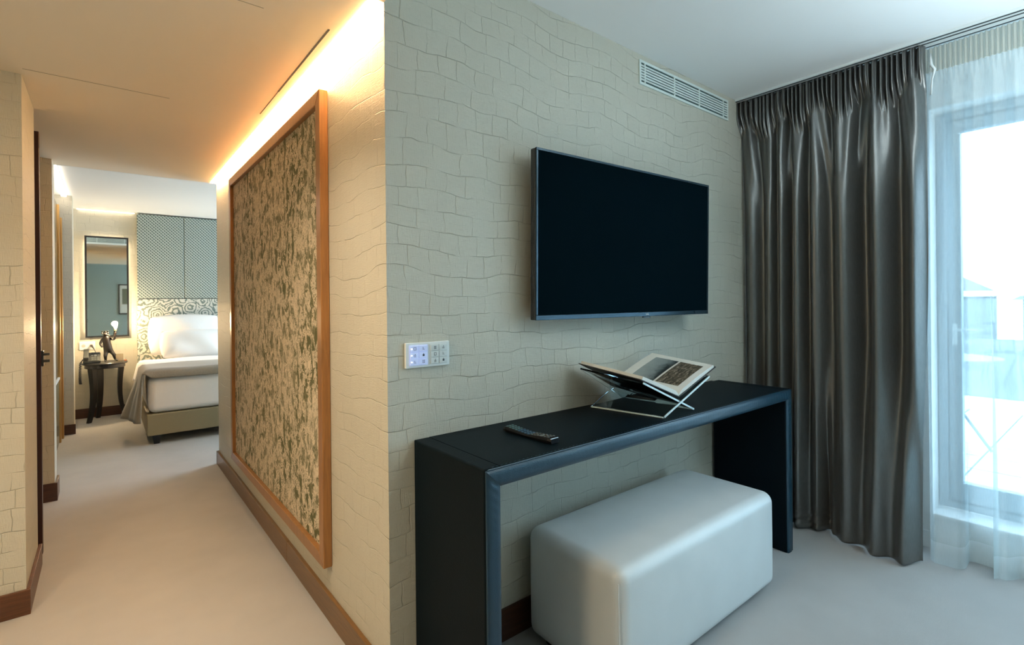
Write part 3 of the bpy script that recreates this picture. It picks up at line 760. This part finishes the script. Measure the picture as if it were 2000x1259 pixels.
def block(P, T, nr, lo=.0035):
    bm = bmesh.new(); nu, nv = 26, 10
    tp = [[bm.verts.new(T(.0+i/nu*.975, .012+j/nv*.976)) for j in range(nv+1)] for i in range(nu+1)]
    bt = [[bm.verts.new(P(.0+i/nu*.985, .012+j/nv*.976)+nr*lo) for j in range(nv+1)] for i in range(nu+1)]
    for i in range(nu):
        for j in range(nv): bm.faces.new((tp[i][j], tp[i+1][j], tp[i+1][j+1], tp[i][j+1])); bm.faces.new((bt[i][j], bt[i][j+1], bt[i+1][j+1], bt[i+1][j]))
        bm.faces.new((tp[i][0], bt[i][0], bt[i+1][0], tp[i+1][0])); bm.faces.new((tp[i][nv], tp[i+1][nv], bt[i+1][nv], bt[i][nv]))
    for j in range(nv):
        bm.faces.new((tp[0][j], tp[0][j+1], bt[0][j+1], bt[0][j])); bm.faces.new((tp[nu][j], bt[nu][j], bt[nu][j+1], tp[nu][j+1]))
    return bm
obj('page_block', block(PR, TR, NR), M_PAGE, t); obj('page_block', block(PL, TL, NL), M_PAGE, t)
for P, n in ((PR, NR), (PL, NL)):
    c = [P(0, 0), P(1.015, 0), P(1.015, 1), P(0, 1)]
    obj('cover_board', hexa(bmesh.new(), [p for p in c] + [p+n*.003 for p in c]), M_COVER, t)
def photo_patch(u0, u1, v0, v1, mat, T=TR, n=NR, up=.0006):
    return obj('printed_photograph', grid(bmesh.new(), lambda a, b: T(u0+(u1-u0)*a, v0+(v1-v0)*b)+n*up, 20, 4), mat, t, smooth=True)
tm = NT('lake_photograph'); x, y, zc = tm.xyz(tm.pos()); n1 = tm.noise(tm.pos(), 25, 4)[0]
tm.link(tm.ramp(tm.math('ADD', tm.math('MULTIPLY', tm.math('SUBTRACT', .055, y), 6.0), tm.math('MULTIPLY', n1, .55)), [(.05, (.30, .34, .33)), (.42, (.22, .26, .26)), (.58, (.10, .13, .13)), (.68, (.015, .022, .025)), (.95, (.02, .03, .03))]), tm.b.inputs['Base Color'])
tm.b.inputs['Roughness'].default_value = .35
tn = NT('brick_photograph'); tn.link(tn.ramp(tn.noise(tn.comb(*[tn.math('MULTIPLY', q, k) for q, k in zip(tn.xyz(tn.pos()), (28, 80, 6))]), 1.4, 5, .75)[0], [(.36, (.02, .017, .012)), (.52, (.12, .10, .07)), (.66, (.42, .36, .27))]), tn.b.inputs['Base Color'])
tn.b.inputs['Roughness'].default_value = .35
photo_patch(.16, .86, .10, .44, tn.m); photo_patch(.12, .86, .47, .84, tm.m)

# ------------------------------------------------------------------ television
TVM = Matrix.Translation((1.154, -.112, 1.558)) @ Matrix.Rotation(-.041, 4, 'Z') @ Matrix.Rotation(.018, 4, 'X')
# local: x right, y into wall, z up ; front face at y=0
t = thing('television', (1.154, -.112, 1.22), 'large black flat television mounted on the embossed wall above the desk', 'television')
W2, H2 = 1.157/2, 1.157/1.735/2
def tvp(name, bm, mat, **k): bm.transform(TVM); return obj(name, bm, mat, t, **k)
tvp('back_shell', B(-W2, W2, .0042, .034, -H2, H2, bev=.004), M_BLK)
tvp('rear_housing', B(-W2+.10, W2-.10, .0345, .058, -H2+.05, H2-.12, bev=.008), M_BLK)
bm = bmesh.new(); e = .010
box(bm, -W2, W2, -.003, .004, H2-e, H2, bev=.001, seg=1); box(bm, -W2, W2, -.003, .004, -H2, -H2+.019, bev=.001, seg=1)
box(bm, -W2, -W2+e, -.003, .004, -H2+.019, H2-e, bev=.001, seg=1); box(bm, W2-e, W2, -.003, .004, -H2+.019, H2-e, bev=.001, seg=1)
tvp('bezel', bm, M_BEZ, label='thin blue black glossy bezel')
tvp('screen', B(-W2+e, W2-e, .0, .0038, -H2+.019, H2-e), M_SCREEN)
tvp('sensor_tab', B(.06, .11, -.001, .006, -H2-.007, -H2-.0005, bev=.001), M_BLK)
def text_mesh(s, size, depth=.0004):
    c = bpy.data.curves.new('txt', 'FONT'); c.body = s; c.size = size; c.extrude = depth; c.align_x = 'CENTER'; c.align_y = 'CENTER'
    o = bpy.data.objects.new('txt', c); me = bpy.data.meshes.new_from_object(o); bm = bmesh.new(); bm.from_mesh(me)
    bpy.data.objects.remove(o); bpy.data.curves.remove(c); bpy.data.meshes.remove(me); return bm
bm = text_mesh('LG', .014); bm.transform(Matrix.Translation((.085, -.0036, -H2+.0095)) @ Matrix.Rotation(PI/2, 4, 'X')); tvp('logo', bm, plain('silver_logo', (.8, .85, .88), .3))
bm = B(.85+.15, 1.30, -.052, -.046, 1.40, 1.70); box(bm, 1.02, 1.06, -.046, -.001, 1.42, 1.68); box(bm, 1.24, 1.28, -.046, -.001, 1.42, 1.68)
obj('wall_bracket', bm, M_BLKW, t)

# ------------------------------------------------------------------ control panel
t = thing('room_control_panel', (.145, -.006, 1.12), 'white room control panel with two blocks of keys on the television wall', 'switch panel')
obj('panel_plate', B(.060, .230, -.012, -.0005, 1.078, 1.163, bev=.002), M_PLATE, t)
for bx, lit in ((.074, True), (.152, False)):
    obj('key_block_surround', B(bx-.003, bx+.068, -.0135, -.0121, 1.086, 1.155), M_KEYL if lit else M_KEY, t)
    for r in range(3):
        for c in range(2):
            x = bx+.001+c*.0325; z = 1.0885+r*.0222
            k = obj('key', B(x, x+.0305, -.0165, -.0136, z, z+.0200, bev=.0006, seg=1), M_KEYL if lit else M_KEY, t)
            ib = bmesh.new()
            if lit and c == 0: obj('indicator', B(x+.0022, x+.0075, -.0172, -.0166, z+.0085, z+.0115), M_LEDW, k)
            ox, oz = x+.017, z+.010
            q = (r*2+c + (3 if lit else 0)) % 5
            if q == 0: box(ib, ox-.004, ox+.004, -.0170, -.0166, oz-.005, oz-.0035); box(ib, ox-.004, ox+.004, -.0170, -.0166, oz-.001, oz+.0003); box(ib, ox-.0005, ox+.0015, -.0170, -.0166, oz+.0015, oz+.005)
            elif q == 1: box(ib, ox-.0035, ox+.0035, -.0170, -.0166, oz-.004, oz+.003); box(ib, ox-.001, ox+.001, -.0170, -.0166, oz+.0035, oz+.006)
            elif q == 2:
                for dx, dz in ((-.004, 0), (.004, 0)): box(ib, ox+dx-.0006, ox+dx+.0006, -.0170, -.0166, oz-.0045, oz+.0045)
                for dz in (-.0045, .0045): box(ib, ox-.0046, ox+.0046, -.0170, -.0166, oz+dz-.0006, oz+dz+.0006)
            elif q == 3: 
                for i in range(3): box(ib, ox-.004, ox+.004-.002*i, -.0170, -.0166, oz-.004+i*.0035, oz-.0028+i*.0035)
            else:
                for i in range(2):
                    for j in range(3): box(ib, ox-.004+i*.005, ox-.001+i*.005, -.0170, -.0166, oz-.005+j*.0038, oz-.0027+j*.0038)
            obj('icon', ib, M_ICON, k)

# ------------------------------------------------------------------ air vent
def vent(name, x0, x1, z0, z1, y, lab, divs, sgn=-1):
    """grille on a wall facing -y (sgn -1)"""
    t = thing(name, ((x0+x1)/2, y, z0), lab, 'air vent')
    fr = .012; yo = y+sgn*.008
    ys = sorted((y, yo)); bm = bmesh.new()
    box(bm, x0, x1, ys[0], ys[1], z0, z0+fr); box(bm, x0, x1, ys[0], ys[1], z1-fr, z1); box(bm, x0, x0+fr, ys[0], ys[1], z0+fr, z1-fr); box(bm, x1-fr, x1, ys[0], ys[1], z0+fr, z1-fr)
    obj('vent_frame', bm, M_VENT, t)
    yb = sorted((y+sgn*.0006, y+sgn*.0022)); obj('duct_backing', B(x0+fr, x1-fr, yb[0], yb[1], z0+fr, z1-fr), M_VENTD, t)
    ysl = sorted((y+sgn*.0025, y+sgn*.0075)); n = 7; pitch = (z1-z0-2*fr)/n
    for i in range(n-1+1):
        zz = z0+fr+pitch*(i+.5)-pitch*.5
        if i == 0: continue
        obj('slat', B(x0+fr, x1-fr, ysl[0], ysl[1], zz-pitch*.28, zz+pitch*.28), M_VENT, t)
    for d in divs: obj('divider', B(d-.005, d+.005, ysl[0]-.0008, ysl[1]+.0004, z0+fr, z1-fr), M_VENT, t)
vent('air_vent', 1.342, 2.196, 2.366, 2.486, 0.0, 'white slatted air vent high on the wall above the television', (1.385, 1.64, 1.88, 2.14))
vent('air_vent', -.98, -.28, 2.300, 2.395, 3.1915, 'slatted air vent on the bulkhead reflected in the bedroom mirror', (-.80, -.45), 1)

# picture on rear wall, seen in the mirror
t = thing('framed_picture', (-.27, -3.59, 1.1), 'small dark framed picture reflected at the right of the bedroom mirror', 'picture')
bm = bmesh.new(); X0p, X1p, Z0p, Z1p = -.42, .10, 1.05, 1.86
box(bm, X0p, X1p, -3.598, -3.575, Z0p, Z0p+.03); box(bm, X0p, X1p, -3.598, -3.575, Z1p-.03, Z1p); box(bm, X0p, X0p+.03, -3.598, -3.575, Z0p+.03, Z1p-.03); box(bm, X1p-.03, X1p, -3.598, -3.575, Z0p+.03, Z1p-.03)
obj('picture_frame', bm, M_BLKW, t); obj('picture_mount', B(X0p+.03, X1p-.03, -3.598, -3.585, Z0p+.03, Z1p-.03), M_PAGE, t)
obj('print', B(X0p+.08, X1p-.10, -3.585, -3.582, 1.32, Z1p-.12), M_GGLASS, t)

# ------------------------------------------------------------------ drape
def lerp(a, b, t): return a+(b-a)*t
def sstep(a, b, x):
    t_ = min(1, max(0, (x-a)/(b-a))); return t_*t_*(3-2*t_)
def cosint(pts, y):
    for (ya, xa), (yb, xb) in zip(pts, pts[1:]):
        if yb <= y <= ya:
            t_ = (ya-y)/(ya-yb); return lerp(xa, xb, (1-math.cos(PI*t_))/2)
    return pts[0][1] if y > pts[0][0] else pts[-1][1]
mid = [(0, 2.40), (-.050, 2.345), (-.115, 2.40), (-.165, 2.34), (-.205, 2.385), (-.24, 2.33), (-.290, 2.395), (-.325, 2.315), (-.385, 2.385), (-.425, 2.31),
       (-.500, 2.375), (-.560, 2.295), (-.655, 2.395), (-.715, 2.280), (-.800, 2.385), (-.862, 2.292), (-.905, 2.37)]
bot = [(0, 2.39), (-.05, 2.33), (-.11, 2.39), (-.16, 2.32), (-.20, 2.375), (-.24, 2.31), (-.28, 2.37), (-.325, 2.305), (-.375, 2.37), (-.41, 2.35), (-.455, 2.43),
       (-.49, 2.37), (-.56, 2.31), (-.63, 2.352), (-.70, 2.262), (-.765, 2.312), (-.82, 2.266), (-.87, 2.39)]
def drape_x(y, z):
    m_ = cosint(mid, y + .004*math.sin(z*1.6+y*9)); b_ = cosint(bot, y)
    wb = sstep(1.15, .05, z); x = lerp(m_, b_, wb)
    # secondary creases
    x += .003*math.sin(y*118 + 1.2*math.sin(z*1.3))*sstep(.0, .8, z)*(.5+.5*math.sin(y*17+1)) 
    # pencil pleat heading
    wt = sstep(2.26, 2.40, z + .05*math.sin(y*31))
    pleat = 2.325 + .016*math.sin(y*2*PI/.026 + 1.5*math.sin(y*40)) + .006*math.sin(y*2*PI/.011)
    gath = .008*math.sin(y*2*PI/.058 + (z-2.2)*10*math.sin(y*17))*sstep(1.75, 2.25, z)*(1-wt)
    x = lerp(x, 2.345, sstep(1.7, 2.40, z)*.45) + gath
    return lerp(x, pleat, wt)
def drape_f(u, v):
    z = 2.497 - 2.487*v**1.0
    y = -.004 - (lerp(.905, .868, sstep(1.6, 0, z)))*u
    # drape hem rests slightly off the floor
    x = drape_x(y, z)
    if z < .16 and -.47 < y < -.15: x += .006*math.sin(z*160+y*60)*sstep(.16, .05, z)
    return (x, y, z)
t = thing('drape', (2.33, -.45, 0), 'heavy grey satin drape gathered at the wall beside the balcony door', 'curtain')
obj('drape_cloth', grid(bmesh.new(), drape_f, 520, 240), M_SATIN, t, smooth=True, solid=.003)

# ------------------------------------------------------------------ sheer curtain
shp = [(-.89, 2.43), (-.915, 2.405), (-.975, 2.412), (-1.010, 2.46), (-1.012, 2.53), (-1.06, 2.56), (-1.105, 2.545), (-1.112, 2.46), (-1.135, 2.430), (-1.165, 2.455), (-1.19, 2.53), (-1.25, 2.55)]
yy_ = -1.25
while yy_ > -3.3:
    shp += [(yy_-.06, 2.44), (yy_-.11, 2.43), (yy_-.13, 2.53), (yy_-.20, 2.55)]; yy_ -= .20
def sheer_f(z0, z1):
    def f(u, v):
        z = lerp(z1, z0, v); y = -.893 - 2.39*u
        b = cosint(shp, y)
        k = sstep(2.35, .1, z)
        # folds lean out and overlap as they fall
        yo = .022*math.sin((y+.02)*2*PI/.105)*k*min(1, u*30)
        xm = 2.385 + .020*math.sin(y*2*PI/.075 + .8*math.sin(y*11))
        x = lerp(xm, b, k)
        if z > 2.37: x = 2.375 + .008*math.sin(y*2*PI/.018)
        elif z > 2.30: x = lerp(x, 2.375 + .008*math.sin(y*2*PI/.018), sstep(2.30, 2.37, z))
        return (x, y+yo, z)
    return f
t = thing('sheer_curtain', (2.45, -2.0, 0), 'translucent white sheer curtain across the balcony door', 'curtain')
obj('voile', grid(bmesh.new(), sheer_f(.115, 2.375), 900, 60), M_SHEER, t, smooth=True)
obj('hem', grid(bmesh.new(), sheer_f(.012, .115), 900, 6), M_SHEERB, t, smooth=True, label='denser doubled hem')
obj('heading_tape', grid(bmesh.new(), sheer_f(2.376, 2.492), 900, 8), M_SHEERH, t, smooth=True, label='opaque pleated beige heading')

obj('tape_tail', tube(bmesh.new(), [(2.345, -.928, 2.455), (2.341, -.932, 2.40), (2.343, -.945, 2.375), (2.345, -.934, 2.33), (2.347, -.930, 2.26)], [.004, .007, .006, .003, .004], 6), M_TRACK, t, smooth=True, label='loose white end of the heading tape')

t = thing('curtain_track', (2.33, -1.8, RH), 'white twin curtain track fixed to the ceiling above the sheer', 'curtain track')
obj('track_profile', B(2.285, 2.405, -3.5, -.003, RH-.012, RH-.0005), M_TRACK, t)
for x in (2.292, 2.325, 2.375): obj('track_groove', B(x, x+.010, -3.5, -.003, RH-.0135, RH-.0121), M_SLOT, t)

# ------------------------------------------------------------------ balcony door
t = thing('window_1', (2.75, -2.0, .19), 'blue grey framed balcony door behind the sheer curtain', 'window'); t['kind'] = 'structure'
bm = bmesh.new()
box(bm, 2.745, 2.825, -.905, -.867, .191, 2.268, bev=.003); box(bm, 2.745, 2.825, -3.298, -3.26, .191, 2.268); box(bm, 2.745, 2.825, -3.26, -.905, 2.225, 2.268, bev=.003); box(bm, 2.745, 2.825, -3.26, -.905, .191, .225, bev=.003)
obj('outer_frame', bm, M_ALU, t)
def sash(y0, y1, x):
    bm = bmesh.new(); q = .055
    box(bm, x, x+.05, y0, y1, .228, .228+.10, bev=.004); box(bm, x, x+.05, y0, y1, 2.16, 2.222, bev=.004)
    box(bm, x, x+.05, y1-q, y1, .328, 2.16, bev=.004); box(bm, x, x+.05, y0, y0+q, .328, 2.16, bev=.004)
    o = obj('door_sash', bm, M_ALU, t)
    obj('glass_pane', B(x+.022, x+.028, y0+q, y1-q, .328, 2.16), M_GLASS, o)
    return o
s1 = sash(-2.07, -.908, 2.76); sash(-3.255, -2.09, 2.76)
bm = B(2.752, 2.7595, -.945, -.925, 1.05, 1.16, bev=.002); tube(bm, [(2.75, -.935, 1.13), (2.725, -.935, 1.13), (2.72, -.95, 1.128), (2.72, -1.03, 1.125)], .007, 8); obj('lever_handle', bm, M_TRACK, s1)

# ------------------------------------------------------------------ terrace and view
struct('floor_terrace', B(2.87, 6.75, -7, 6, -.02, .10), mat_tiles(), 'pale square pavers of the terrace outside', 'terrace')
t = thing('balustrade', (6.55, -.5, .1), 'glass balustrade with white kerb and rail at the edge of the terrace', 'balustrade')
obj('kerb', B(6.48, 6.62, -7, 6, .10, .22), M_WHITE, t)
obj('glass_panel', B(6.54, 6.56, -7, 6, .22, 1.28), M_BALG, t)
obj('handrail', B(6.50, 6.60, -7, 6, 1.30, 1.36, bev=.01), M_TRACK, t)
for k in range(9): obj('post', B(6.53, 6.57, -5.5+k*1.3, -5.46+k*1.3, .22, 1.30), M_TRACK, t)
# bistro table and chair outside
M_IRON = plain('grey_garden_metal', (.20, .23, .25), .5, .4)
def ring(bm, c, r, rad, n=32, a0=0, a1=2*PI, zf=None):
    pts = [(c[0]+r*math.cos(lerp(a0, a1, i/n)), c[1]+r*math.sin(lerp(a0, a1, i/n)), c[2]+(zf(i/n) if zf else 0)) for i in range(n+1)]; tube(bm, pts, rad, 6)
t = thing('terrace_table', (4.6, -.55, .1), 'round metal bistro table on the terrace beyond the glass door', 'table')
bm = lathe(bmesh.new(), [(.34, 0), (.35, .006), (.35, .016), (.34, .02)], (4.6, -.55, .80), 40); obj('table_top', bm, M_IRON, t)
for a in (0.4, 2.5, 4.6):
    obj('leg', tube(bmesh.new(), [(4.6+.10*math.cos(a), -.55+.10*math.sin(a), .80), (4.6+.03*math.cos(a), -.55+.03*math.sin(a), .50), (4.6+.28*math.cos(a), -.55+.28*math.sin(a), .11)], .011, 8), M_IRON, t)
t = thing('terrace_chair', (4.05, -.42, .1), 'grey metal garden chair beside the bistro table on the terrace', 'chair')
cx_, cy_ = 4.08, -.36
obj('seat', B(cx_-.2, cx_+.2, cy_-.2, cy_+.2, .52, .54, bev=.008), M_IRON, t)
bm = bmesh.new(); ring(bm, (cx_, cy_, .92), .22, .010, 20, PI*.1, PI*.9)
tube(bm, [(cx_+.19, cy_+.07, .54), (cx_+.205, cy_+.075, .92)], .010, 8); tube(bm, [(cx_-.19, cy_+.07, .54), (cx_-.205, cy_+.075, .92)], .010, 8); ring(bm, (cx_, cy_, .78), .205, .007, 20, PI*.15, PI*.85)
obj('backrest', bm, M_IRON, t)
for sx, sy in ((1, 1), (1, -1), (-1, 1), (-1, -1)): obj('leg', tube(bmesh.new(), [(cx_+sx*.17, cy_+sy*.17, .52), (cx_+sx*.21, cy_+sy*.21, .11)], .011, 8), M_IRON, t)

M_BLD = plain('pale_facade', (.17, .18, .18), .8); M_ROOF = plain('grey_roof', (.085, .08, .08), .8)
def building(x, y, wx, wy, top, lab, roof=True):
    t = thing('building', (x, y, -8), lab, 'building')
    obj('facade', B(x-wx/2, x+wx/2, y-wy/2, y+wy/2, -8, top), M_BLD, t)
    if roof:
        c = [(x-wx/2-.3, y-wy/2-.3, top+.002), (x+wx/2+.3, y-wy/2-.3, top+.002), (x+wx/2+.3, y+wy/2+.3, top+.002), (x-wx/2-.3, y+wy/2+.3, top+.002), (x-wx/5, y-wy/2+1, top+1.0), (x+wx/5, y-wy/2+1, top+1.0), (x+wx/5, y+wy/2-1, top+1.0), (x-wx/5, y+wy/2-1, top+1.0)]
        obj('roof', hexa(bmesh.new(), c), M_ROOF, t)
        obj('chimney', B(x-.5, x+.3, y+wy/4, y+wy/4+.8, top+.9, top+1.7), M_BLD, t)
building(30, 9, 9, 12, 1.35, 'pale low building with grey roof across the street left of the door view')
building(34, -5, 10, 13, 1.15, 'pale building with grey roof further right in the door view')
building(19, 1, 7, 7, -1.0, 'nearer pale building below the terrace rail')
struct('ground', B(6.8, 120, -80, 80, -9, -8), M_BLD, 'street level far below the terrace', 'ground')
